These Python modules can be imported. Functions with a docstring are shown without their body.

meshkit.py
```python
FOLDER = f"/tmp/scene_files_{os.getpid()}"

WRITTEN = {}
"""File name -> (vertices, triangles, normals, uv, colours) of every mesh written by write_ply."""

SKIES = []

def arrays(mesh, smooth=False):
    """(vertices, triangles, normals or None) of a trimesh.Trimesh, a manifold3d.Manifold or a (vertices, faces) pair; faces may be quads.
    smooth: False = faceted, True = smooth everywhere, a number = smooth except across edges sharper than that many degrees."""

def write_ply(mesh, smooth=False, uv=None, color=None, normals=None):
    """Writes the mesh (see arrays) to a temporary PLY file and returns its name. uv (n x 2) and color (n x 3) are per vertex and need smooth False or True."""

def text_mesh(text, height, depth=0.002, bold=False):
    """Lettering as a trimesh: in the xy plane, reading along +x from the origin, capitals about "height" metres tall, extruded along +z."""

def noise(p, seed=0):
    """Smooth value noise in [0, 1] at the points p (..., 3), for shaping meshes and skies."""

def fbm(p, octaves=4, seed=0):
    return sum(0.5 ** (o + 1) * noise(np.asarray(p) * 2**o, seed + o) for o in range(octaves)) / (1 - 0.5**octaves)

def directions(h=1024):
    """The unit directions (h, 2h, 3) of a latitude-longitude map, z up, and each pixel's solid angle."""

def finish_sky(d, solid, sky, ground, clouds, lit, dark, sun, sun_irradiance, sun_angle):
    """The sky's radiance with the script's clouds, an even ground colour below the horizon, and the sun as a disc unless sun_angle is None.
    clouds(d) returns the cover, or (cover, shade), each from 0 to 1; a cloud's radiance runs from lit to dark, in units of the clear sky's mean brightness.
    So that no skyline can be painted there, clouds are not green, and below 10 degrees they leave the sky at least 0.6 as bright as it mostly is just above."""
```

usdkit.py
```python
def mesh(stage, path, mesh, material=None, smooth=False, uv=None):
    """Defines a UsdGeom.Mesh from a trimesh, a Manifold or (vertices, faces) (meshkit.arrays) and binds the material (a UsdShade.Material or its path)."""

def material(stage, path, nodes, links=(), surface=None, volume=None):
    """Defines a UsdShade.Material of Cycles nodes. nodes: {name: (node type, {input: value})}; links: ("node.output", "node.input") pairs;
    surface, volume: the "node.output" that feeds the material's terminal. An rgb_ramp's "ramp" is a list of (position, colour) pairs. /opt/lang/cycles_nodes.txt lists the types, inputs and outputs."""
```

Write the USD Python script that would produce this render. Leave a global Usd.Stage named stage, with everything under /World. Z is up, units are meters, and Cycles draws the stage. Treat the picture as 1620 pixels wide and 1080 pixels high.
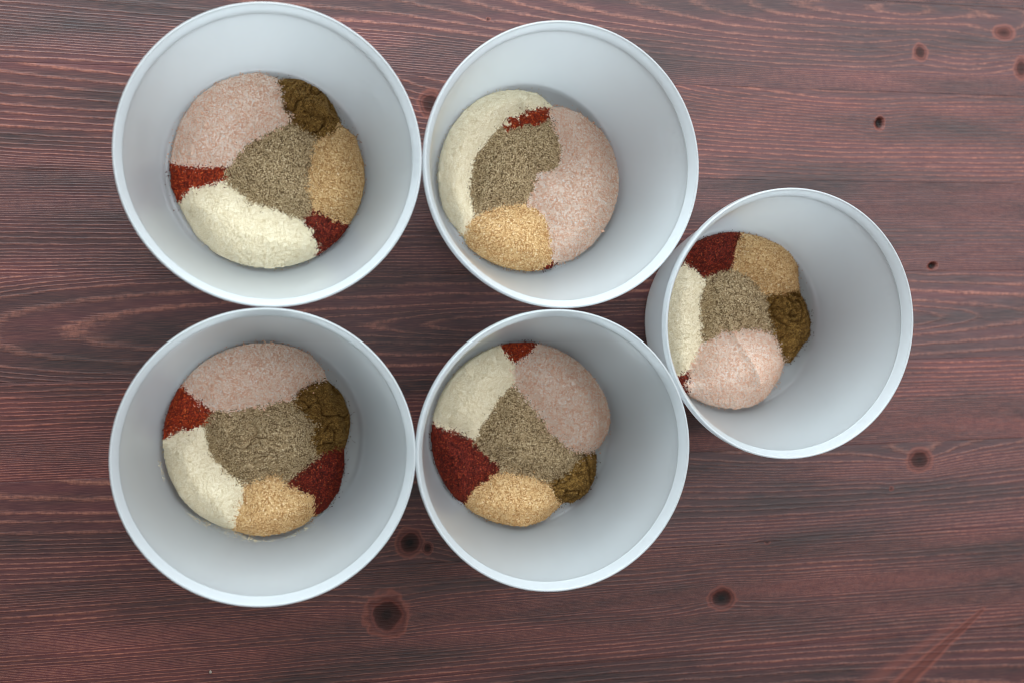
import numpy as np, trimesh, shapely, usdkit, meshkit
from shapely.geometry import Polygon
from scipy import ndimage
from pxr import Usd, UsdGeom, UsdLux, UsdShade, Gf, Sdf, Vt

stage = Usd.Stage.CreateInMemory()
UsdGeom.SetStageUpAxis(stage, UsdGeom.Tokens.z)
UsdGeom.SetStageMetersPerUnit(stage, 1.0)
UsdGeom.Xform.Define(stage, '/World')
UsdGeom.Scope.Define(stage, '/World/Looks')
MM = 0.001

# ------------------------------------------------------------------ camera
TX, TY, ROLL, F, CAM_H = 0.23304, -0.04699, -0.00864, 1831.12, 668.73      # tilt (radians), focal length (photo pixels), height (mm)


def cam_axes():
    cx, sx, cy, sy, cr, sr = np.cos(TX), np.sin(TX), np.cos(TY), np.sin(TY), np.cos(ROLL), np.sin(ROLL)
    rx = np.array([[1, 0, 0], [0, cy, -sy], [0, sy, cy]])
    ry = np.array([[cx, 0, -sx], [0, 1, 0], [sx, 0, cx]])
    rz = np.array([[cr, -sr, 0], [sr, cr, 0], [0, 0, 1]])
    return ry @ rx @ rz


AX = cam_axes()


def at(u, v, z=0.0):
    """Photo pixels (1620 x 1080) to millimetres on the level z."""
    u, v = np.asarray(u, float), np.asarray(v, float)
    d = np.stack([(u - 810) / F, (540 - v) / F, -np.ones_like(u)], -1) @ AX.T
    k = (CAM_H - np.asarray(z, float)) / -d[..., 2]
    return d[..., 0] * k, d[..., 1] * k


cam = UsdGeom.Camera.Define(stage, '/World/camera')
m4 = np.eye(4)
m4[:3, :3] = AX.T
m4[3, :3] = [0, 0, CAM_H * MM]
cam.AddTransformOp().Set(Gf.Matrix4d(*m4.ravel().tolist()))
cam.CreateHorizontalApertureAttr(36.0)
cam.CreateVerticalApertureAttr(36.0 * 682 / 1024)
cam.CreateFocalLengthAttr(36.0 * F / 1620)
cam.CreateClippingRangeAttr(Gf.Vec2f(0.05, 50))
cam.CreateFStopAttr(5.0)
cam.CreateFocusDistanceAttr(0.655)
cam.CreateExposureAttr(0.0)

# ------------------------------------------------------------------ light: a window beyond the far side, a paler one to the right, a dim ceiling
def rect(name, pos, target, w, h, intensity, color):
    l = UsdLux.RectLight.Define(stage, '/World/' + name)
    pos, target = np.array(pos, float), np.array(target, float)
    z = pos - target
    z /= np.linalg.norm(z)
    x = np.cross([0, 0, 1.0], z) if abs(z[2]) < .99 else np.array([1.0, 0, 0])
    x /= np.linalg.norm(x)
    y = np.cross(z, x)
    m = np.eye(4)
    m[0, :3], m[1, :3], m[2, :3], m[3, :3] = x, y, z, pos
    l.AddTransformOp().Set(Gf.Matrix4d(*m.ravel().tolist()))
    l.CreateWidthAttr(w)
    l.CreateHeightAttr(h)
    l.CreateIntensityAttr(intensity)
    l.CreateColorAttr(Gf.Vec3f(*color))


rect('window_light', (-0.08, 1.1, 0.66), (0.1, 0.0, 0.0), 1.8, 0.8, 10.6, (0.84, 0.95, 1.0))
rect('side_window_light', (1.4, 0.28, 1.55), (0.3, 0.0, 0.0), 1.3, 1.3, 5.6, (0.92, 0.95, 1.0))
rect('ceiling_light', (0.0, 0.0, 2.5), (0.0, 0.0, 0.0), 3.4, 3.4, 0.75, (1.0, 0.97, 0.93))

# ------------------------------------------------------------------ helpers
used = {}


def path(parent, name):
    key = (parent, name)
    k = used.get(key, 0)
    used[key] = k + 1
    return f'{parent}/{name}' + (f'_{k:03d}' if k else '')


def obj(parent, name, mesh, mat, smooth=False, prim=None, **data):
    p = path(parent, name)
    m = usdkit.mesh(stage, p, mesh, mat, smooth)
    for k, (arr, typ) in (prim or {}).items():
        UsdGeom.PrimvarsAPI(m).CreatePrimvar(k, typ, 'vertex').Set(Vt.FloatArray.FromNumpy(np.asarray(arr, np.float32)))
    for k, v in data.items():
        m.GetPrim().SetCustomDataByKey(k, v)
    return p


def thing(name, loc, **data):
    p = path('/World', name)
    x = UsdGeom.Xform.Define(stage, p)
    x.AddTranslateOp().Set(Gf.Vec3d(*[float(c) * MM for c in loc]))
    for k, v in data.items():
        x.GetPrim().SetCustomDataByKey(k, v)
    return p


def mat(name, nodes, links, surface='p.BSDF'):
    return usdkit.material(stage, '/World/Looks/' + name, nodes, links, surface=surface)


def lin(r, g, b):
    c = np.array([r, g, b], float) / 255
    return tuple(np.where(c <= .04045, c / 12.92, ((c + .055) / 1.055) ** 2.4).tolist())


# ------------------------------------------------------------------ wood
wood = mat('stained_pine', {
    'geo': ('geometry', {}),
    'ring': ('attribute', {'attribute': 'ring'}),
    'knot': ('attribute', {'attribute': 'knot'}),
    'tone': ('attribute', {'attribute': 'tone'}),
    'm1': ('mapping', {'scale': (38, 900, 1)}), 'n1': ('noise_texture', {'scale': 1.0, 'detail': 3.0, 'roughness': .6}),
    'm2': ('mapping', {'scale': (7, 55, 1)}), 'n2': ('noise_texture', {'scale': 1.0, 'detail': 3.0}),
    'm3': ('mapping', {'scale': (160, 420, 1)}), 'n3': ('noise_texture', {'scale': 1.0, 'detail': 2.0}),
    'm4': ('mapping', {'scale': (90, 2600, 1)}), 'n4': ('noise_texture', {'scale': 1.0, 'detail': 2.0}),
    'j': ('math', {'math_type': 'multiply_add', 'value2': 0.5, 'value3': 0.0}),
    'j3': ('math', {'math_type': 'multiply_add', 'value2': 0.28, 'value3': 0.0}),
    'ja': ('math', {'math_type': 'add'}), 'jb': ('math', {'math_type': 'add'}),
    'fr': ('math', {'math_type': 'fraction'}),
    'line': ('rgb_ramp', {'ramp': [(0, (0.05,) * 3), (.35, (0.0,) * 3), (.62, (.08,) * 3), (.76, (.75,) * 3), (.83, (1,) * 3), (.92, (.5,) * 3), (1, (.05,) * 3)]}),
    'gain': ('map_range', {'from_min': .3, 'from_max': .68, 'to_min': .06, 'to_max': .82, 'clamp': True}),
    'lg': ('math', {'math_type': 'multiply'}),
    'm5': ('mapping', {'scale': (330, 240, 1)}), 'n5': ('noise_texture', {'scale': 1.0, 'detail': 3.0, 'roughness': .65}),
    'dash': ('map_range', {'from_min': .36, 'from_max': .6, 'to_min': .35, 'to_max': 1.12, 'clamp': True}), 'g2': ('math', {'math_type': 'multiply'}),
    'fib': ('map_range', {'from_min': .3, 'from_max': .7, 'to_min': -.1, 'to_max': .18, 'clamp': True}),
    'lf': ('math', {'math_type': 'add', 'use_clamp': True}),
    'drk': ('mix_color', {'a': lin(32, 9, 13), 'b': lin(71, 24, 29)}),
    'drk2': ('map_range', {'from_min': .33, 'from_max': .67, 'clamp': True}),
    'col': ('mix_color', {'b': lin(150, 93, 73)}),
    'tc': ('mix_color', {'blend_type': 'multiply', 'fac': 1.0, 'use_clamp_result': False}),
    'kr': ('rgb_ramp', {'ramp': [(0, lin(90, 45, 45)), (.25, lin(116, 62, 50)), (.42, lin(78, 38, 33)), (.55, lin(96, 50, 42)), (.7, lin(62, 31, 27)), (.88, lin(44, 22, 19)), (1, lin(14, 10, 9))]}),
    'kf': ('map_range', {'from_min': .08, 'from_max': .3, 'clamp': True}),
    'fin': ('mix_color', {}), 'ks': ('map_range', {'from_min': .1, 'from_max': .7, 'to_min': .58, 'to_max': .22, 'clamp': True}),
    'rg': ('map_range', {'from_min': .3, 'from_max': .7, 'to_min': .46, 'to_max': .6, 'clamp': True}),
    'hb': ('math', {'math_type': 'multiply_add', 'value2': 0.6}),
    'bump': ('bump', {'strength': .35, 'distance': .0004}),
    'p': ('principled_bsdf', {}),
}, [('geo.position', 'm1.vector'), ('geo.position', 'm2.vector'), ('geo.position', 'm3.vector'), ('geo.position', 'm4.vector'),
    ('m1.vector', 'n1.vector'), ('m2.vector', 'n2.vector'), ('m3.vector', 'n3.vector'), ('m4.vector', 'n4.vector'),
    ('n1.fac', 'j.value1'), ('n3.fac', 'j3.value1'), ('j.value', 'ja.value1'), ('j3.value', 'ja.value2'), ('ring.fac', 'jb.value1'), ('ja.value', 'jb.value2'),
    ('jb.value', 'fr.value1'), ('fr.value', 'line.fac'), ('n2.fac', 'gain.value'), ('geo.position', 'm5.vector'), ('m5.vector', 'n5.vector'), ('n5.fac', 'dash.value'), ('gain.result', 'g2.value1'), ('dash.result', 'g2.value2'), ('line.color', 'lg.value1'), ('g2.value', 'lg.value2'),
    ('n4.fac', 'fib.value'), ('lg.value', 'lf.value1'), ('fib.result', 'lf.value2'),
    ('n2.fac', 'drk2.value'), ('drk2.result', 'drk.fac'), ('drk.result', 'col.a'), ('lf.value', 'col.fac'),
    ('col.result', 'tc.a'), ('tone.color', 'tc.b'),
    ('knot.fac', 'kr.fac'), ('knot.fac', 'ks.value'), ('ks.result', 'p.specular_ior_level'), ('knot.fac', 'kf.value'), ('kf.result', 'fin.fac'), ('tc.result', 'fin.a'), ('kr.color', 'fin.b'), ('fin.result', 'p.base_color'),
    ('n1.fac', 'rg.value'), ('rg.result', 'p.roughness'),
    ('n4.fac', 'hb.value1'), ('line.color', 'hb.value3'), ('hb.value', 'bump.height'), ('bump.normal', 'p.normal')])

SEAMS = [-345, -287, -230, -162.0, -103.0, -49.0, 8.0, 65.0, 122.0, 179.0, 236, 294, 352]
# knots: photo pixel, radii in mm, darkness 0..1, depth of the hole in mm
KNOTS = [((1392, 195), 3.4, 4.6, 1.0, 2.6), ((1475, 421), 3.6, 2.9, 1.0, 2.4), ((1456, 83), 4.2, 4.2, .85, .25), ((1588, 52), 6.5, 4.0, .72, .1), ((1616, 108), 4.5, 5.5, .8, .1),
         ((1455, 727), 7.0, 6.0, .86, .3), ((1142, 946), 6.8, 5.4, .97, .9), ((612, 972), 9.5, 10.0, .9, .7), ((648, 858), 6.0, 6.5, .95, .3), ((676, 866), 2.5, 3.0, .9, .1),
         ((1214, 856), 1.6, 1.6, .9, .2), ((1410, 772), 1.3, 1.3, .9, .1), ((682, 165), 6.0, 6.0, .8, .1), ((772, 31), 1.0, 1.0, .9, .1)]
KN = [(*[float(c) for c in at(*k[0])], k[1] * (1.25 if k[4] < 2 else 1), k[2] * (1.25 if k[4] < 2 else 1), k[3], k[4]) for k in KNOTS]


def fb(x, y, sx, sy, seed, o=4):
    return meshkit.fbm(np.stack([x / sx, y / sy, np.full_like(x, seed * 7.31)], -1), o, seed) - .5


# per board: pith offset from the board's centre line, its depth below the surface at some x, ring spacing, tone
BOARDS = [dict(y0=60, h=[(-300, 20), (800, 30)], per=2.6, tone=(1, 1, 1)),
          dict(y0=-17, h=[(-300, 34), (-124, 30), (60, 24), (200, 21), (330, 25), (520, 33)], per=3.1, tone=(.98, .95, .98)),
          dict(y0=-52, h=[(-300, 10), (0, 12), (300, 8), (520, 14)], per=2.1, tone=(1.0, .98, 1.02)),
          dict(y0=38, h=[(-300, 52), (-100, 48), (100, 42), (240, 36), (330, 33), (420, 32), (520, 36)], per=2.5, tone=(1, .96, .95)),
          dict(y0=66, h=[(-300, 26), (800, 22)], per=1.6, tone=(1.14, 1.0, .98)),
          dict(y0=-1, h=[(-300, 38), (-124, 23.6), (-87, 19.6), (-40, 15.6), (20, 12), (80, 10.3), (118, 7.8), (280, 5), (430, 9), (520, 14)], per=4.0, tone=(.98, .98, 1)),
          dict(y0=-70, h=[(-300, 22), (100, 20), (300, 14), (520, 18)], per=1.9, tone=(1.0, 1.0, 1.04)),
          dict(y0=48, h=[(-300, 70), (60, 60), (200, 52), (290, 46), (370, 42), (520, 46)], per=1.9, tone=(1.0, .98, .98)),
          dict(y0=25, h=[(-300, 40), (100, 32), (250, 20), (330, 12), (420, 9), (520, 16)], per=2.7, tone=(1.03, .98, .97)),
          dict(y0=60, h=[(-300, 30), (800, 24)], per=3.2, tone=(.95, .94, 1)),
          dict(y0=-50, h=[(-300, 30), (800, 24)], per=3.2, tone=(1, 1, 1)),
          dict(y0=-65, h=[(-300, 20), (800, 30)], per=3.2, tone=(.95, .93, .95))]


for spec, tone in zip(BOARDS[1:9], [(.93, .95, .98), (1.06, 1.04, 1.0), (.93, .95, .98), (1.2, 1.03, .99), (.98, .98, 1.02), (.95, .94, 1.0), (1.06, .99, .97), (.95, .98, 1.04)]):
    spec['tone'] = tone


def axis_points(lo, hi, step, outer_lo, outer_hi, outer_step):
    return np.concatenate([np.arange(outer_lo, lo, outer_step), np.arange(lo, hi, step), np.arange(hi, outer_hi + .01, outer_step)])


table = thing('wooden_table_top', (0, 0, 0), kind='structure', label='dark red-brown stained pine table top of jointed boards with knots under the bowls', category='table')
xs = axis_points(-135, 540, 1.35, -420, 900, 9.0)
for b, (ya, yb) in enumerate(zip(SEAMS[:-1], SEAMS[1:])):
    spec = BOARDS[b]
    inside = -245 < (ya + yb) / 2 < 190
    gap = .012
    ys = np.concatenate([[ya + gap, ya + .18 + gap], np.linspace(ya + .6, yb - .6, 82 if inside else 24), [yb - .18 - gap, yb - gap]])
    X, Y = np.meshgrid(xs, ys, indexing='ij')
    c = (ya + yb) / 2
    hx = np.interp(xs, *zip(*spec['h']))
    hx = ndimage.gaussian_filter1d(hx, 9)[:, None]
    wob = 5.0 * fb(X, Y, 240, 60, 10 + b) + 1.3 * fb(X, Y, 60, 12, 40 + b) + .5 * fb(X, Y, 18, 3, 80 + b)
    yy = Y - c - spec['y0'] + wob
    rho = np.sqrt(yy ** 2 + (hx + 2 * fb(X, Y * 0, 160, 50, 60 + b)) ** 2)
    per = spec['per'] * (1 + .9 * fb(rho, rho * 0, 11, 1, 120 + b, 3))
    rr = np.linspace(0, 200, 2001)
    gg = np.cumsum(1 / (spec['per'] * np.clip(1 + 2.6 * (meshkit.fbm(np.stack([rr / 8, rr * 0, rr * 0 + b], -1), 3, b) - .5), .4, 2.4))) * .1
    ring = np.interp(rho, rr, gg)
    knot = np.zeros_like(X)
    dz = np.zeros_like(X)
    for kx, ky, rx, ry, dark, dep in KN:
        if abs(ky - c) > 60:
            continue
        dx, dy = X - kx, Y - ky
        e = np.sqrt((dx / rx) ** 2 + (dy / ry) ** 2 + 1e-6) * (1 + .5 * fb(X, Y, 4, 4, int(abs(kx)) + 3))
        rm = min(rx, ry, 6.0)
        bend = np.exp(-(dx / (4.4 * rm)) ** 2 - (dy / (2.4 * rm)) ** 2)
        ring = ring + np.sign(ky - c if spec['y0'] < 0 else c - ky) * bend * .65 * rm / max(spec['per'], 2.6)
        k = np.clip(1.35 - e, 0, 1.0)
        core = np.clip(k / .95, 0, 1) * dark
        ringlet = .06 * np.sin(e * 13) * np.clip(1.3 - e, 0, 1)
        if ya <= ky <= yb:
            knot = np.maximum(knot, np.clip(core + ringlet, 0, 1))
            dz = np.minimum(dz, -dep * np.clip((.85 - e) / .45, 0, 1) ** .6)
    p0, p1 = (np.array([float(q) for q in at(*uv)]) for uv in ((1560, 958), (1425, 1085)))
    ax = (p1 - p0) / np.linalg.norm(p1 - p0)
    along, across = (X - p0[0]) * ax[0] + (Y - p0[1]) * ax[1], (X - p0[0]) * -ax[1] + (Y - p0[1]) * ax[0]
    across = across + 3 * fb(X, Y, 14, 14, 17)
    width = 1.2 + .07 * np.clip(along, 0, None)
    spike = np.exp(-(across / width) ** 2) * np.clip((along + 1) / 5, 0, 1) * (np.abs(along - 30) < 60)
    knot = np.maximum(knot, .52 * spike * (ya < -180))
    knot = np.maximum(knot, .2 * np.exp(-((across + 2.2 * width) / width) ** 2) * np.clip((along - 12) / 12, 0, 1) * (ya < -180))
    tone = 1 + .5 * fb(X, Y, 130, 22, 200 + b)
    edge = np.minimum(Y - ya, yb - Y)
    Z = dz - .07 * np.exp(-edge / .2) + (.02 if b % 2 else 0)
    n, m = X.shape
    V = np.stack([X, Y, Z], -1).reshape(-1, 3)
    idx = np.arange(n * m).reshape(n, m)
    q = np.stack([idx[:-1, :-1], idx[1:, :-1], idx[1:, 1:], idx[:-1, 1:]], -1).reshape(-1, 4)
    loop = np.concatenate([idx[:, 0], idx[-1, 1:], idx[-2::-1, -1], idx[0, -2:0:-1]])     # counter-clockwise from above
    low = V[loop].copy()
    low[:, 2] = -20
    nb = len(V)
    k = np.arange(len(loop))
    k2 = (k + 1) % len(loop)
    side = np.stack([nb + k, nb + k2, loop[k2], loop[k]], -1)
    cor = [0, n - 1, n - 1 + m - 1, 2 * (n - 1) + m - 1]
    bottom = np.array([[nb + cor[3], nb + cor[2], nb + cor[1], nb + cor[0]]])
    V = np.vstack([V, low])
    pad = np.zeros(len(low))
    Fq = np.vstack([q, side, bottom])
    p = obj(table, 'board', (V * MM, Fq), wood, True, prim={'ring': (np.concatenate([ring.ravel(), ring.ravel()[loop]]), Sdf.ValueTypeNames.FloatArray),
                                                         'knot': (np.concatenate([knot.ravel(), pad]), Sdf.ValueTypeNames.FloatArray)})
    tc = np.clip(np.concatenate([tone.ravel(), pad + 1]), .6, 1.4)[:, None] * np.array(spec['tone'])
    UsdGeom.PrimvarsAPI(stage.GetPrimAtPath(p)).CreatePrimvar('tone', Sdf.ValueTypeNames.Color3fArray, 'vertex').Set(Vt.Vec3fArray.FromNumpy(tc.astype(np.float32)))

# ------------------------------------------------------------------ bowls
def plastic(name, color, clear, through=.56):
    return mat(name, {
        'd': ('diffuse_bsdf', {'color': color}), 't': ('translucent_bsdf', {'color': color}), 'dt': ('mix_closure', {'fac': through}),
        'tr': ('transparent_bsdf', {'color': (.95, .97, .98)}), 'mx': ('mix_closure', {'fac': clear}),
        'g': ('glossy_bsdf', {'color': (1, 1, 1), 'roughness': .33}), 'fr': ('fresnel', {'IOR': 1.45}), 'p': ('mix_closure', {}),
        'geo': ('geometry', {}), 'n': ('noise_texture', {'scale': 2500.0, 'detail': 2.0}), 'b': ('bump', {'strength': .1, 'distance': .0001}),
    }, [('geo.position', 'n.vector'), ('n.fac', 'b.height'), ('b.normal', 'g.normal'),
        ('d.BSDF', 'dt.closure1'), ('t.BSDF', 'dt.closure2'), ('dt.closure', 'mx.closure1'), ('tr.BSDF', 'mx.closure2'),
        ('mx.closure', 'p.closure1'), ('g.BSDF', 'p.closure2'), ('fr.fac', 'p.fac')], surface='p.closure')


frost = plastic('frosted_plastic', (.95, .985, .998), .17, .82)
frost_rim = plastic('frosted_rim_plastic', (.935, .97, .985), .04, .68)

BODY = [(0, .7), (53.5, .7), (54.6, 0), (56.4, 0), (57.6, 1.2), (58.7, 4), (60, 9), (61.8, 17), (64, 27), (66.6, 41), (69, 56), (71, 69), (72.3, 74.1),
        (70.9, 74.1), (69.8, 69), (67.8, 56), (65.4, 41), (62.8, 27), (60.5, 17), (58.6, 9.5), (57.3, 5.2), (56.0, 3.0), (54.4, 2.0), (52.8, 1.7), (0, 1.7)]
RIM = [(71.0, 74.15), (72.3, 74.15), (73.6, 74.4), (74.5, 74.9), (75, 75.8), (75, 80.6), (74.85, 81.05), (74.6, 81.3), (74.3, 81.4), (74.0, 81.38), (73.7, 81.2), (73.5, 80.8), (73.3, 80.0), (71.1, 75.0), (71.0, 74.15)]


def revolve(profile):
    p = np.array(profile, float)
    t = trimesh.creation.revolve(p, sections=160)
    return t


CENTRES = [(18.177, 65.861), (169.028, 63.432), (13.168, -84.340), (163.333, -87.008), (299.408, -21.867)]
BOWL_LABELS = ['upper left frosted plastic bowl holding seven spice heaps, one cracked dark brown',
               'upper middle frosted plastic bowl with cream crescent and long pink salt bank',
               'lower left frosted plastic bowl with stray pale grains strewn on its floor',
               'bottom centre frosted plastic bowl with a broad red wedge at its left',
               'far right frosted plastic bowl with its left outer wall showing']
body_mesh, rim_mesh = revolve(BODY), revolve(RIM)
body_mesh.apply_scale(MM)
rim_mesh.apply_scale(MM)
for (cx, cy), lab in zip(CENTRES, BOWL_LABELS):
    t = thing('plastic_bowl', (cx, cy, 0.05), label=lab, category='bowl')
    obj(t, 'body', body_mesh, frost, 35)
    obj(t, 'rim', rim_mesh, frost_rim, 35)

# ------------------------------------------------------------------ spices
def powder(name, ramp, rough=.85, mound_scale=1500.0, spec=.25, glow=0.0):
    def build(n, src, link):
        nodes = {**src, 'r': ('rgb_ramp', {'ramp': ramp}), 'd': ('principled_bsdf', {'roughness': rough, 'specular_ior_level': spec})}
        links = link + [('r.color', 'd.base_color')]
        surf = 'd.BSDF'
        if glow:
            nodes |= {'t': ('translucent_bsdf', {}), 'p': ('mix_closure', {'fac': glow})}
            links += [('r.color', 't.color'), ('d.BSDF', 'p.closure1'), ('t.BSDF', 'p.closure2')]
            surf = 'p.closure'
        return mat(n, nodes, links, surf)
    g = build(name + '_grains', {'geo': ('geometry', {}), 'n': ('noise_texture', {'scale': 330.0, 'detail': 3.0}), 'mr': ('map_range', {'from_min': .3, 'from_max': .7, 'clamp': True}), 'mf': ('mix_float', {'fac': .42}), 'st': ('map_range', {'from_min': .2, 'from_max': .8, 'clamp': True})},
              [('geo.position', 'n.vector'), ('n.fac', 'mr.value'), ('geo.random_per_island', 'mf.a'), ('mr.result', 'mf.b'), ('mf.result', 'st.value'), ('st.result', 'r.fac')])
    m = build(name + '_mound', {'geo': ('geometry', {}), 'n': ('noise_texture', {'scale': mound_scale, 'detail': 2.0}), 'mr': ('map_range', {'from_min': .3, 'from_max': .7, 'clamp': True})},
              [('geo.position', 'n.vector'), ('n.fac', 'mr.value'), ('mr.result', 'r.fac')])
    return m, g


KINDS = {
    'salt': dict(mat=powder('pink_salt', [(0, lin(246, 206, 178)), (.1, lin(250, 222, 200)), (.45, lin(253, 234, 218)), (.88, lin(254, 242, 232)), (1, lin(255, 254, 252))], .5, 900, .45, .35),
                 size=(.22, .46), dens=3.0, octa=True, flat=.8, bump=.9, rough=.3, name='pink_salt_pile', cat='salt'),
    'cream': dict(mat=powder('cream_powder', [(0, lin(220, 206, 172)), (.3, lin(231, 220, 190)), (.8, lin(240, 232, 206)), (1, lin(247, 242, 226))], .85, 1800),
                  size=(.12, .27), dens=5.0, octa=False, flat=.8, bump=.75, rough=.16, name='cream_powder_pile', cat='spice'),
    'gold': dict(mat=powder('gold_granules', [(0, lin(190, 142, 88)), (.15, lin(214, 172, 116)), (.5, lin(227, 192, 138)), (.85, lin(237, 208, 158)), (1, lin(249, 235, 204))], .7, 1100, .35, .1),
                 size=(.2, .37), dens=3.6, octa=True, flat=.85, bump=.7, rough=.3, name='golden_granule_pile', cat='spice'),
    'olive': dict(mat=powder('olive_brown_powder', [(0, lin(112, 90, 62)), (.15, lin(150, 128, 94)), (.5, lin(178, 156, 120)), (.85, lin(200, 180, 144)), (1, lin(218, 203, 170))], .85, 1300),
                  size=(.14, .38), dens=4.4, octa=False, flat=.5, bump=.95, rough=.5, name='olive_brown_powder_pile', cat='spice'),
    'brown': dict(mat=powder('dark_brown_powder', [(0, lin(84, 58, 22)), (.3, lin(116, 85, 38)), (.7, lin(144, 109, 54)), (1, lin(176, 142, 84))], .9, 1500),
                  size=(.15, .34), dens=3.6, octa=False, flat=.7, bump=1.4, rough=.6, name='dark_brown_powder_pile', cat='spice'),
    'red': dict(mat=powder('red_powder', [(0, lin(92, 22, 4)), (.35, lin(134, 36, 7)), (.75, lin(170, 58, 14)), (.94, lin(204, 96, 30)), (1, lin(200, 124, 64))], .75, 1300, .3),
                size=(.2, .44), dens=3.2, octa=False, flat=.5, bump=.7, rough=.5, name='red_powder_pile', cat='spice'),
}

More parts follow.
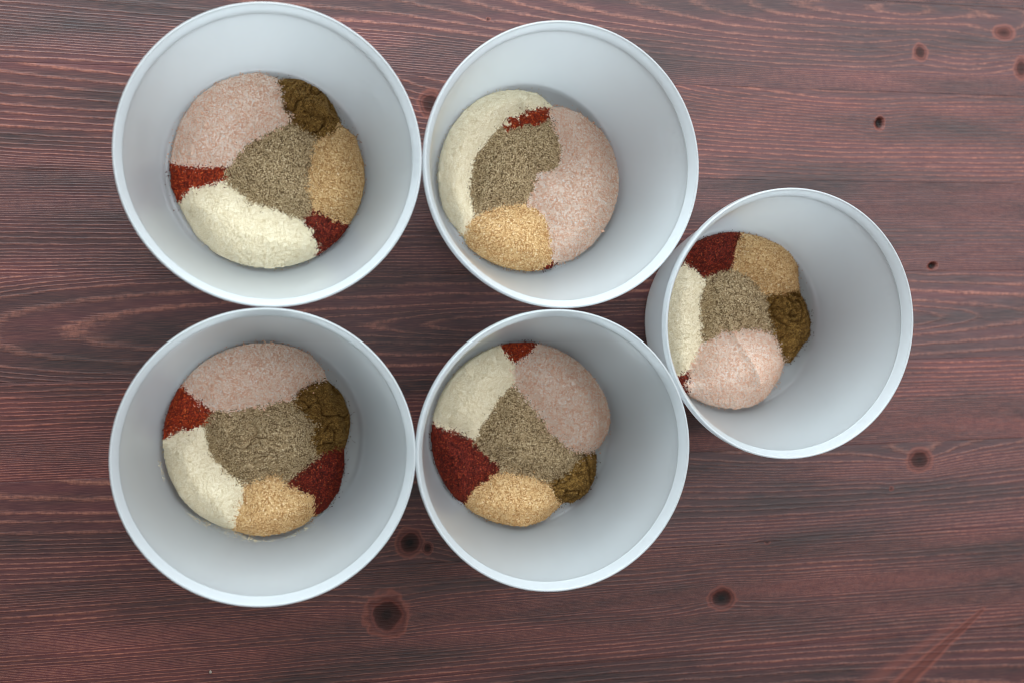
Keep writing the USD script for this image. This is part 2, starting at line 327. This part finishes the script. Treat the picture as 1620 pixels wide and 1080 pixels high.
# outlines traced in enlargements of the photograph: (origin x, y, scale, [(kind, points, mean height mm, label, options)])
SP = [
    (0, 160, 0, 2.16, [
        ('salt', [(235, 560), (250, 480), (275, 410), (325, 335), (400, 275), (510, 245), (600, 268), (615, 300), (625, 370), (650, 405), (600, 440), (520, 480), (470, 520), (430, 575), (340, 568)], 4.5, 'pink salt at upper left inside the upper left bowl, beside cracked brown heap'),
        ('brown', [(612, 272), (680, 272), (745, 300), (795, 365), (818, 420), (775, 460), (735, 468), (690, 440), (650, 405), (622, 360)], 6, 'small cracked dark brown powder heap at the upper right edge of the upper left bowl'),
        ('olive', [(650, 420), (700, 445), (735, 470), (720, 530), (712, 600), (715, 700), (720, 745), (660, 745), (580, 710), (510, 690), (455, 645), (420, 600), (440, 560), (470, 520), (530, 480), (600, 440)], 7, 'coarse olive brown powder in the middle of the upper left bowl'),
        ('gold', [(815, 425), (870, 470), (897, 560), (904, 630), (888, 700), (845, 770), (780, 745), (725, 720), (710, 640), (715, 560), (735, 490), (775, 460)], 5, 'golden granules along the right side of the upper left bowl'),
        ('red', [(235, 562), (340, 568), (430, 578), (425, 605), (380, 625), (310, 645), (262, 690), (240, 640)], 2.5, 'narrow red strip between pink salt and cream powder in the upper left bowl'),
        ('cream', [(262, 690), (310, 645), (400, 625), (450, 645), (510, 690), (590, 712), (660, 745), (720, 790), (742, 830), (735, 882), (690, 912), (600, 932), (500, 922), (400, 875), (325, 805), (280, 725)], 5, 'cream powder pile along the bottom of the upper left bowl'),
        ('red', [(690, 745), (740, 728), (790, 755), (845, 770), (828, 820), (735, 885), (742, 830), (715, 785)], 2.5, 'dark red patch between golden granules and cream powder in the upper left bowl')]),
    (1, 650, 10, 2.204, [
        ('cream', [(370, 292), (440, 304), (495, 350), (480, 365), (430, 365), (380, 375), (340, 395), (310, 420), (270, 470), (230, 520), (215, 590), (205, 640), (215, 700), (230, 725), (195, 770), (184, 805), (135, 745), (98, 680), (78, 600), (84, 520), (114, 440), (165, 365), (240, 320), (310, 297)], 5, 'cream powder crescent down the left side of the bowl without a dark brown heap'),
        ('red', [(320, 420), (345, 390), (385, 370), (372, 345), (368, 322), (400, 322), (412, 345), (440, 340), (465, 350), (490, 362), (490, 398), (450, 418), (400, 420), (338, 438)], 3.5, 'scattered red powder flecks above the olive powder in the upper middle bowl'),
        ('olive', [(310, 425), (340, 435), (400, 418), (450, 415), (490, 400), (512, 440), (530, 490), (525, 560), (490, 580), (445, 580), (435, 620), (410, 690), (350, 695), (290, 705), (235, 725), (215, 690), (205, 640), (225, 530), (260, 480)], 7, 'olive brown powder between cream crescent and pink salt bank in the upper middle bowl'),
        ('salt', [(490, 355), (530, 352), (590, 374), (665, 436), (716, 508), (738, 600), (736, 672), (705, 755), (640, 838), (560, 886), (500, 900), (490, 850), (485, 770), (460, 715), (415, 690), (435, 620), (450, 580), (500, 570), (530, 500), (505, 430), (490, 390)], 5.5, 'long pink salt bank curving down the right side in the upper middle bowl'),
        ('gold', [(184, 805), (200, 760), (240, 725), (300, 700), (370, 690), (430, 700), (470, 725), (487, 790), (495, 860), (490, 895), (450, 918), (400, 930), (320, 922), (250, 886), (202, 845)], 6, 'rounded heap of golden granules at the bottom of the upper middle bowl'),
        ('red', [(415, 930), (450, 915), (490, 895), (515, 892), (485, 918), (440, 932)], 1.2, 'tiny dark red trace under the salt edge in the upper middle bowl')]),
    (2, 160, 470, 2.16, [
        ('salt', [(275, 300), (315, 240), (385, 180), (460, 144), (540, 131), (620, 142), (703, 184), (755, 242), (772, 280), (740, 290), (680, 310), (640, 350), (560, 365), (500, 380), (440, 390), (375, 385), (340, 350), (300, 330)], 5.5, 'wide pink salt pile across the top of the lower left bowl'),
        ('red', [(202, 485), (203, 410), (230, 350), (275, 303), (310, 335), (350, 365), (375, 395), (350, 435), (300, 450), (250, 462)], 3.5, 'bright red wedge at the left in the lower left bowl, above cream powder'),
        ('brown', [(690, 310), (772, 282), (822, 330), (850, 400), (848, 460), (833, 512), (780, 520), (735, 540), (720, 480), (740, 440), (700, 410), (660, 375)], 6, 'dark brown powder heap at the right edge of the lower left bowl'),
        ('olive', [(375, 395), (440, 392), (520, 380), (600, 365), (660, 360), (700, 400), (740, 430), (725, 490), (750, 545), (700, 585), (640, 620), (600, 610), (540, 620), (500, 640), (440, 610), (400, 570), (365, 520), (360, 460), (345, 440)], 8.5, 'large crumbly olive brown mound in the middle of the lower left bowl'),
        ('cream', [(202, 490), (260, 465), (320, 452), (350, 450), (360, 500), (380, 550), (430, 600), (487, 645), (480, 710), (455, 792), (400, 780), (310, 740), (245, 685), (212, 590)], 6, 'cream powder in the lower left bowl, grains strewn on the floor beside it'),
        ('gold', [(487, 650), (540, 620), (600, 612), (635, 640), (690, 660), (730, 680), (728, 740), (690, 785), (620, 818), (530, 824), (450, 795), (470, 720)], 5.5, 'golden granules in the lower left bowl between cream and dark red powder'),
        ('red', [(640, 635), (700, 585), (755, 545), (830, 515), (832, 570), (812, 660), (775, 715), (732, 748), (728, 690), (690, 662)], 2.5, 'dark red powder in the lower left bowl, below its brown heap')]),
    (3, 640, 470, 2.251, [
        ('red', [(340, 164), (390, 146), (440, 144), (474, 160), (450, 200), (410, 228), (385, 232), (365, 200)], 3, 'small red patch between cream and salt atop the bottom centre bowl'),
        ('cream', [(340, 164), (365, 205), (390, 250), (390, 290), (350, 350), (300, 430), (245, 500), (190, 480), (140, 465), (97, 445), (102, 370), (134, 300), (185, 225), (260, 185)], 6, 'cream powder pile at the upper left of the bottom centre bowl'),
        ('salt', [(472, 160), (540, 170), (622, 214), (695, 276), (740, 340), (748, 410), (728, 472), (692, 535), (660, 555), (600, 545), (540, 500), (500, 440), (450, 380), (400, 325), (385, 280), (390, 235), (440, 205)], 7, 'tall pink salt heap at the upper right of the bottom centre bowl'),
        ('olive', [(385, 320), (440, 370), (490, 430), (530, 495), (600, 550), (640, 560), (590, 620), (530, 650), (460, 640), (400, 630), (335, 610), (325, 580), (290, 555), (245, 510), (290, 440), (345, 360)], 6.5, 'olive brown powder running diagonally through the bottom centre bowl'),
        ('brown', [(590, 615), (650, 555), (684, 560), (680, 630), (655, 695), (600, 730), (550, 733), (520, 680), (530, 650), (580, 635)], 4, 'small dark brown powder heap at the lower right of the bottom centre bowl'),
        ('red', [(92, 448), (150, 470), (220, 500), (260, 550), (330, 600), (300, 640), (250, 680), (215, 735), (155, 695), (108, 600), (88, 520)], 4.5, 'broad dark red powder wedge at the left of the bottom centre bowl'),
        ('gold', [(215, 735), (250, 690), (320, 635), (380, 625), (460, 645), (530, 690), (558, 737), (500, 790), (440, 821), (390, 831), (300, 801), (245, 774)], 5.5, 'pale golden granules at the bottom of the bottom centre bowl')]),
    (4, 1000, 270, 2.298, [
        ('red', [(90, 390), (150, 300), (235, 245), (300, 214), (350, 209), (397, 216), (387, 270), (380, 310), (372, 360), (330, 365), (270, 385), (240, 365), (195, 335)], 5.5, 'dark red powder at the upper left of the far right bowl, cut by its rim'),
        ('gold', [(395, 228), (460, 236), (535, 256), (580, 297), (602, 350), (604, 400), (612, 440), (560, 445), (500, 450), (470, 420), (440, 390), (380, 360), (375, 330), (385, 280)], 6, 'golden granules beside dark red powder in the far right bowl'),
        ('olive', [(270, 390), (330, 368), (375, 360), (430, 390), (470, 425), (500, 460), (500, 520), (505, 580), (450, 580), (390, 575), (330, 590), (260, 620), (250, 600), (255, 540), (260, 450)], 7, 'soft olive brown mound in the middle of the spices in the far right bowl'),
        ('brown', [(500, 460), (550, 447), (607, 437), (630, 478), (650, 550), (645, 602), (613, 645), (575, 700), (550, 690), (545, 640), (525, 610), (505, 580)], 5, 'lumpy dark brown powder at the right of the spices in the far right bowl'),
        ('cream', [(90, 390), (195, 335), (240, 365), (280, 410), (255, 450), (250, 520), (245, 590), (220, 660), (195, 720), (165, 748), (100, 700), (70, 600), (65, 500)], 7, 'cream powder at the left of the far right bowl, partly hidden by its rim'),
        ('salt', [(260, 620), (330, 590), (390, 585), (440, 572), (500, 598), (538, 640), (556, 695), (535, 755), (485, 825), (422, 867), (360, 879), (288, 866), (215, 836), (180, 795), (178, 770), (205, 740), (225, 680)], 8.5, 'peaked pink salt heap with a bright ridge in the far right bowl'),
        ('red', [(140, 760), (165, 748), (195, 735), (210, 770), (215, 815), (190, 812), (160, 795)], 2, 'tiny dark red spot beside the salt under the rim of the far right bowl')]),
]
FLOOR = 1.78
CELL = .58
TETRA = (np.array([[1, 1, 1], [1, -1, -1], [-1, 1, -1], [-1, -1, 1]], float) / 1.3, np.array([[0, 1, 2], [0, 3, 1], [0, 2, 3], [1, 3, 2]]))
OCTA = (np.array([[1, 0, 0], [-1, 0, 0], [0, 1, 0], [0, -1, 0], [0, 0, 1], [0, 0, -1]], float),
        np.array([[0, 2, 4], [2, 1, 4], [1, 3, 4], [3, 0, 4], [2, 0, 5], [1, 2, 5], [3, 1, 5], [0, 3, 5]]))


DARK_RED = powder('dark_red_powder', [(0, lin(68, 15, 5)), (.35, lin(100, 22, 8)), (.75, lin(132, 38, 14)), (.94, lin(166, 70, 30)), (1, lin(190, 112, 60))], .75, 1300, .3)


def rotations(n, rng):
    q = rng.normal(size=(n, 4))
    q /= np.linalg.norm(q, axis=1, keepdims=True)
    w, x, y, z = q.T
    return np.stack([np.stack([1 - 2 * (y * y + z * z), 2 * (x * y - z * w), 2 * (x * z + y * w)], -1),
                     np.stack([2 * (x * y + z * w), 1 - 2 * (x * x + z * z), 2 * (y * z - x * w)], -1),
                     np.stack([2 * (x * z - y * w), 2 * (y * z + x * w), 1 - 2 * (x * x + y * y)], -1)], 1)


def grains(pts, k, rng, big=1.0):
    n = len(pts)
    bv, bf = OCTA if k['octa'] else TETRA
    s = (k['size'][0] + (k['size'][1] * 1.35 - k['size'][0]) * rng.random(n) ** 2) * big
    sc = s[:, None] * np.stack([rng.uniform(.75, 1.25, n), rng.uniform(.7, 1.1, n), rng.uniform(.6, 1, n) * k['flat'] / .8], -1)
    v = bv[None] * (1 + .25 * rng.uniform(-1, 1, (n, len(bv), 1))) * sc[:, None, :]
    v = np.einsum('nij,nkj->nki', rotations(n, rng), v) + pts[:, None, :]
    f = bf[None] + (np.arange(n) * len(bv))[:, None, None]
    return v.reshape(-1, 3), f.reshape(-1, 3)


def signed(poly, X, Y):
    """Distance to the outline, negative inside."""
    pts = shapely.points(X.ravel(), Y.ravel())
    d = shapely.distance(poly.exterior, pts)
    return np.where(shapely.contains_xy(poly, X.ravel(), Y.ravel()), -d, d).reshape(X.shape)


for bi, ox, oy, sc, piles in SP:
    rng = np.random.default_rng(100 + bi)
    cx, cy = CENTRES[bi]
    g = np.arange(-55, 55.01, CELL)
    # outlines to millimetres, each vertex at about the height the powder has there
    px = [np.array(p[1], float) / sc + [ox, oy] for p in piles]
    flat = [np.stack(at(p[:, 0], p[:, 1], FLOOR + 3), -1) for p in px]
    hull = shapely.unary_union([Polygon(p).buffer(1.2) for p in flat]).buffer(-1.2)
    polys = []
    for p, q in zip(px, flat):
        d = shapely.distance(hull.boundary, shapely.points(q)) * shapely.contains_xy(hull, q[:, 0], q[:, 1])
        z = FLOOR + np.clip(.8 + .75 * d, .8, 7.5)
        polys.append(Polygon(np.stack(at(p[:, 0], p[:, 1], z), -1) - [cx, cy]).buffer(0))
    hull = shapely.unary_union([p.buffer(1.8) for p in polys]).buffer(-1.8)
    hull = Polygon(max(getattr(hull, 'geoms', [hull]), key=lambda a: a.area).exterior)
    # cell centres: which pile
    c = (g[:-1] + g[1:]) / 2
    CX, CY = np.meshgrid(c, c, indexing='ij')
    wx = CX + 3.6 * fb(CX, CY, 3.4, 3.4, 300 + bi, 4)
    wy = CY + 3.6 * fb(CX, CY, 3.4, 3.4, 330 + bi, 4)
    sd = np.stack([signed(p, wx, wy) for p in polys])
    if bi == 1:
        sd[1] += 16.0 * np.clip(fb(CX, CY, 2.4, 2.4, 371, 2) + .06, 0, 1)
    amp = np.array([1.9 if p[0] == 'brown' else 1.0 for p in piles])[:, None, None]
    sd = sd + amp * rng.normal(0, .85, sd.shape) + amp * 3.4 * np.stack([fb(CX, CY, 1.5, 1.5, 500 + 10 * bi + i, 2) for i in range(len(sd))])
    lab = np.argmin(sd, 0)
    uni = signed(hull, CX + 1.0 * fb(CX, CY, 3, 3, 350 + bi), CY + 1.0 * fb(CX, CY, 3, 3, 351 + bi))
    lab[(uni > .2) | (np.hypot(CX, CY) > 54.2)] = -1
    # height field on the nodes
    X, Y = np.meshgrid(g, g, indexing='ij')
    R = np.hypot(X, Y)
    D = np.clip(-signed(hull, X, Y), 0, None)
    wallside = np.clip((R - 49.0) / 4, 0, 1)                       # powder that leans on the wall starts higher
    H = 3.8 * (1 - np.exp(-D / 3.6)) + wallside * 1.2
    for (kind, _, hh, *_r), p in zip(piles, polys):
        s = np.clip(-signed(p, X, Y), 0, None)
        top = s.max()
        H = H + hh * 1.9 * (1 - np.exp(-(s / (top * .62)) ** 1.15)) * np.clip(D / 2, 0, 1)
    H = ndimage.gaussian_filter(H, 1.6 / CELL)
    if bi == 4:                                                     # the ridge on the peaked salt heap
        a, b_ = (np.array(at(*q, 14)) - [cx, cy] for q in ((1166, 536), (1196, 606)))
        t = np.clip(((X - a[0]) * (b_[0] - a[0]) + (Y - a[1]) * (b_[1] - a[1])) / ((b_ - a) ** 2).sum(), -.2, 1)
        dist = np.hypot(X - a[0] - t * (b_[0] - a[0]), Y - a[1] - t * (b_[1] - a[1]))
        H += 6.0 * np.exp(-(dist / 4.6))
    if bi == 3:
        a, b_ = (np.array(at(*q, 14)) - [cx, cy] for q in ((905, 600), (935, 640)))
        t = np.clip(((X - a[0]) * (b_[0] - a[0]) + (Y - a[1]) * (b_[1] - a[1])) / ((b_ - a) ** 2).sum(), 0, 1)
        dist = np.hypot(X - a[0] - t * (b_[0] - a[0]), Y - a[1] - t * (b_[1] - a[1]))
        H += 2.0 * np.exp(-(dist / 3.2))
    nodelab = np.full(X.shape, -1)
    nodelab[:-1, :-1] = lab
    nodelab[1:, 1:] = np.maximum(nodelab[1:, 1:], lab)
    for kk, k in KINDS.items():
        w = ndimage.gaussian_filter(np.isin(nodelab, [i for i, p in enumerate(piles) if p[0] == kk]).astype(float), 1.2)
        big = fb(X, Y, 5, 5, 400 + bi, 3)
        H += w * (k['rough'] * 2 * fb(X, Y, 1.5, 1.5, 420 + bi, 3) + k['bump'] * 1.6 * big)
        if kk in ('brown',):                                        # caked lumps with cracks between them
            crack = np.abs(fb(X, Y, 6, 4.5, 440 + bi, 2))
            H += w * 2.0 * (np.clip(crack / .12, 0, 1) ** .7 - .6) + w * 3.4 * fb(X, Y, 2.2, 2.2, 441 + bi, 3)
            H -= w * 3.2 * np.exp(-(np.abs(fb(X, Y, 9, 9, 443 + bi, 2)) / .03) ** 2)
        if kk == 'olive' and bi == 2:
            H -= w * 3.0 * np.exp(-(np.abs(fb(X, Y, 12, 5, 460 + bi, 3)) / .04) ** 2) * np.exp(-((X + 6) ** 2 + Y ** 2) / 250)
    H = np.clip(H, .25, None) * np.clip(D / .8 + .25, 0, 1) + .12
    Z = FLOOR + H
    # one closed mesh for each pile
    nn = len(g)
    for i, (kind, pts_, hh, label, *_r) in enumerate(piles):
        k = dict(KINDS[kind], mat=DARK_RED) if kind == 'red' and 'dark red' in label else KINDS[kind]
        cells = np.argwhere(lab == i)
        if len(cells) < 3:
            continue
        a0 = cells[:, 0] * nn + cells[:, 1]
        quad = np.stack([a0, a0 + nn, a0 + nn + 1, a0 + 1], -1)
        ids, inv = np.unique(quad, return_inverse=True)
        inv = inv.reshape(-1, 4)
        top = np.stack([X.ravel()[ids], Y.ravel()[ids], Z.ravel()[ids]], -1)
        low = top.copy()
        low[:, 2] = FLOOR + .02
        e = np.concatenate([inv[:, [0, 1]], inv[:, [1, 2]], inv[:, [2, 3]], inv[:, [3, 0]]])
        key = e.min(1).astype(np.int64) * len(ids) + e.max(1)
        _, first, cnt = np.unique(key, return_index=True, return_counts=True)
        e = e[first[cnt == 1]]
        n0 = len(ids)
        side = np.stack([e[:, 0] + n0, e[:, 1] + n0, e[:, 1], e[:, 0]], -1)
        F4 = np.vstack([inv, inv[:, ::-1] + n0, side])
        org = np.array([*cells.mean(0) * CELL + g[0] + CELL / 2, FLOOR])
        t = thing(k['name'], (org[0] + cx, org[1] + cy, FLOOR), label=label, category=k['cat'])
        obj(t, 'mound', ((np.vstack([top, low]) - org) * MM, F4), k['mat'][0], 50)
        # loose grains lying over the mound and a little across its edges
        area = len(cells) * CELL ** 2
        thin = kind == 'red' and bi == 1
        n = int(area * k['dens'])
        pick = cells[rng.integers(0, len(cells), n)]
        xy = np.stack([c[pick[:, 0]], c[pick[:, 1]]], -1) + rng.uniform(-.5, .5, (n, 2)) * CELL
        far = rng.random(n) < .3
        xy += rng.normal(size=(n, 2)) * np.where(far, 2.2, .8)[:, None]
        rr_ = np.hypot(*xy.T)
        xy = xy[rr_ < 55.8]
        z = ndimage.map_coordinates(Z, ((xy - g[0]) / CELL).T, order=1, mode='nearest')
        out = ndimage.map_coordinates((nodelab >= 0).astype(float), ((xy - g[0]) / CELL).T, order=0) < .5
        rxy = np.hypot(*xy.T)
        floor_z = np.interp(rxy, [0, 52.8, 54.4, 56, 57.3], [1.75, 1.75, 2.05, 3.05, 5.25])
        z = np.where(out, floor_z + .1, np.maximum(z + .08, floor_z + .1))
        pts = np.column_stack([xy, z])
        obj(t, 'grains', tuple(np.asarray(q) * s for q, s in zip(grains(pts - org, k, rng), (MM, 1))), k['mat'][1], True, kind='stuff')
        if bi == 2 and kind in ('cream', 'gold'):                   # grains strewn over the bowl's floor
            ex = 420 if kind == 'cream' else 200
            ang = rng.uniform(np.pi * 1.05, np.pi * 1.5, ex) if kind == 'cream' else rng.uniform(np.pi * 1.38, np.pi * 1.66, ex)
            bound = np.array(hull.exterior.coords)
            ba = np.mod(np.arctan2(bound[:, 1], bound[:, 0]), 2 * np.pi)
            rb = np.interp(ang, np.sort(ba), np.hypot(*bound[np.argsort(ba)].T))
            r = rb + rng.exponential(1.9, ex)
            ok = r < 58
            xy, r = np.stack([r * np.cos(ang), r * np.sin(ang)], -1)[ok], r[ok]
            z = np.interp(r, [0, 52.8, 54.4, 56, 57.3, 58.6], [1.75, 1.75, 2.05, 3.05, 5.25, 9.6]) + .12
            obj(t, 'strewn_grains', tuple(np.asarray(q) * s for q, s in zip(grains(np.column_stack([xy, z]) - org, KINDS['gold'], rng, .95), (MM, 1))), KINDS['cream']['mat'][1], False, kind='stuff')
        if kind == 'salt':                                          # a few bigger clear crystals
            ncr = max(8, int(area * .02))
            pick = cells[rng.integers(0, len(cells), ncr)]
            xy = np.stack([c[pick[:, 0]], c[pick[:, 1]]], -1) + rng.normal(size=(ncr, 2)) * .8
            z = ndimage.map_coordinates(Z, ((xy - g[0]) / CELL).T, order=1, mode='nearest') + .15
            obj(t, 'crystals', tuple(np.asarray(q) * s for q, s in zip(grains(np.column_stack([xy, z]) - org, k, rng, 2.3), (MM, 1))), k['mat'][1], False, kind='stuff')

# a pale crumb lying on the table
crumb_mat = powder('crumb', [(0, lin(136, 126, 116)), (1, lin(150, 140, 130))])[0]
crumb = trimesh.creation.icosphere(2, 1.0)
crumb.vertices *= (1 + .5 * (meshkit.fbm(np.array(crumb.vertices) * 1.7, 3, 5) - .5))[:, None] * np.array([.8, 1.0, .6]) * MM
x, y = at(333, 1062)
x, y = float(x), float(y)
t = thing('crumb', (x, y, .35), label='tiny pale crumb on the dark boards near the lower left corner', category='crumb')
obj(t, 'grain', crumb, crumb_mat, True)
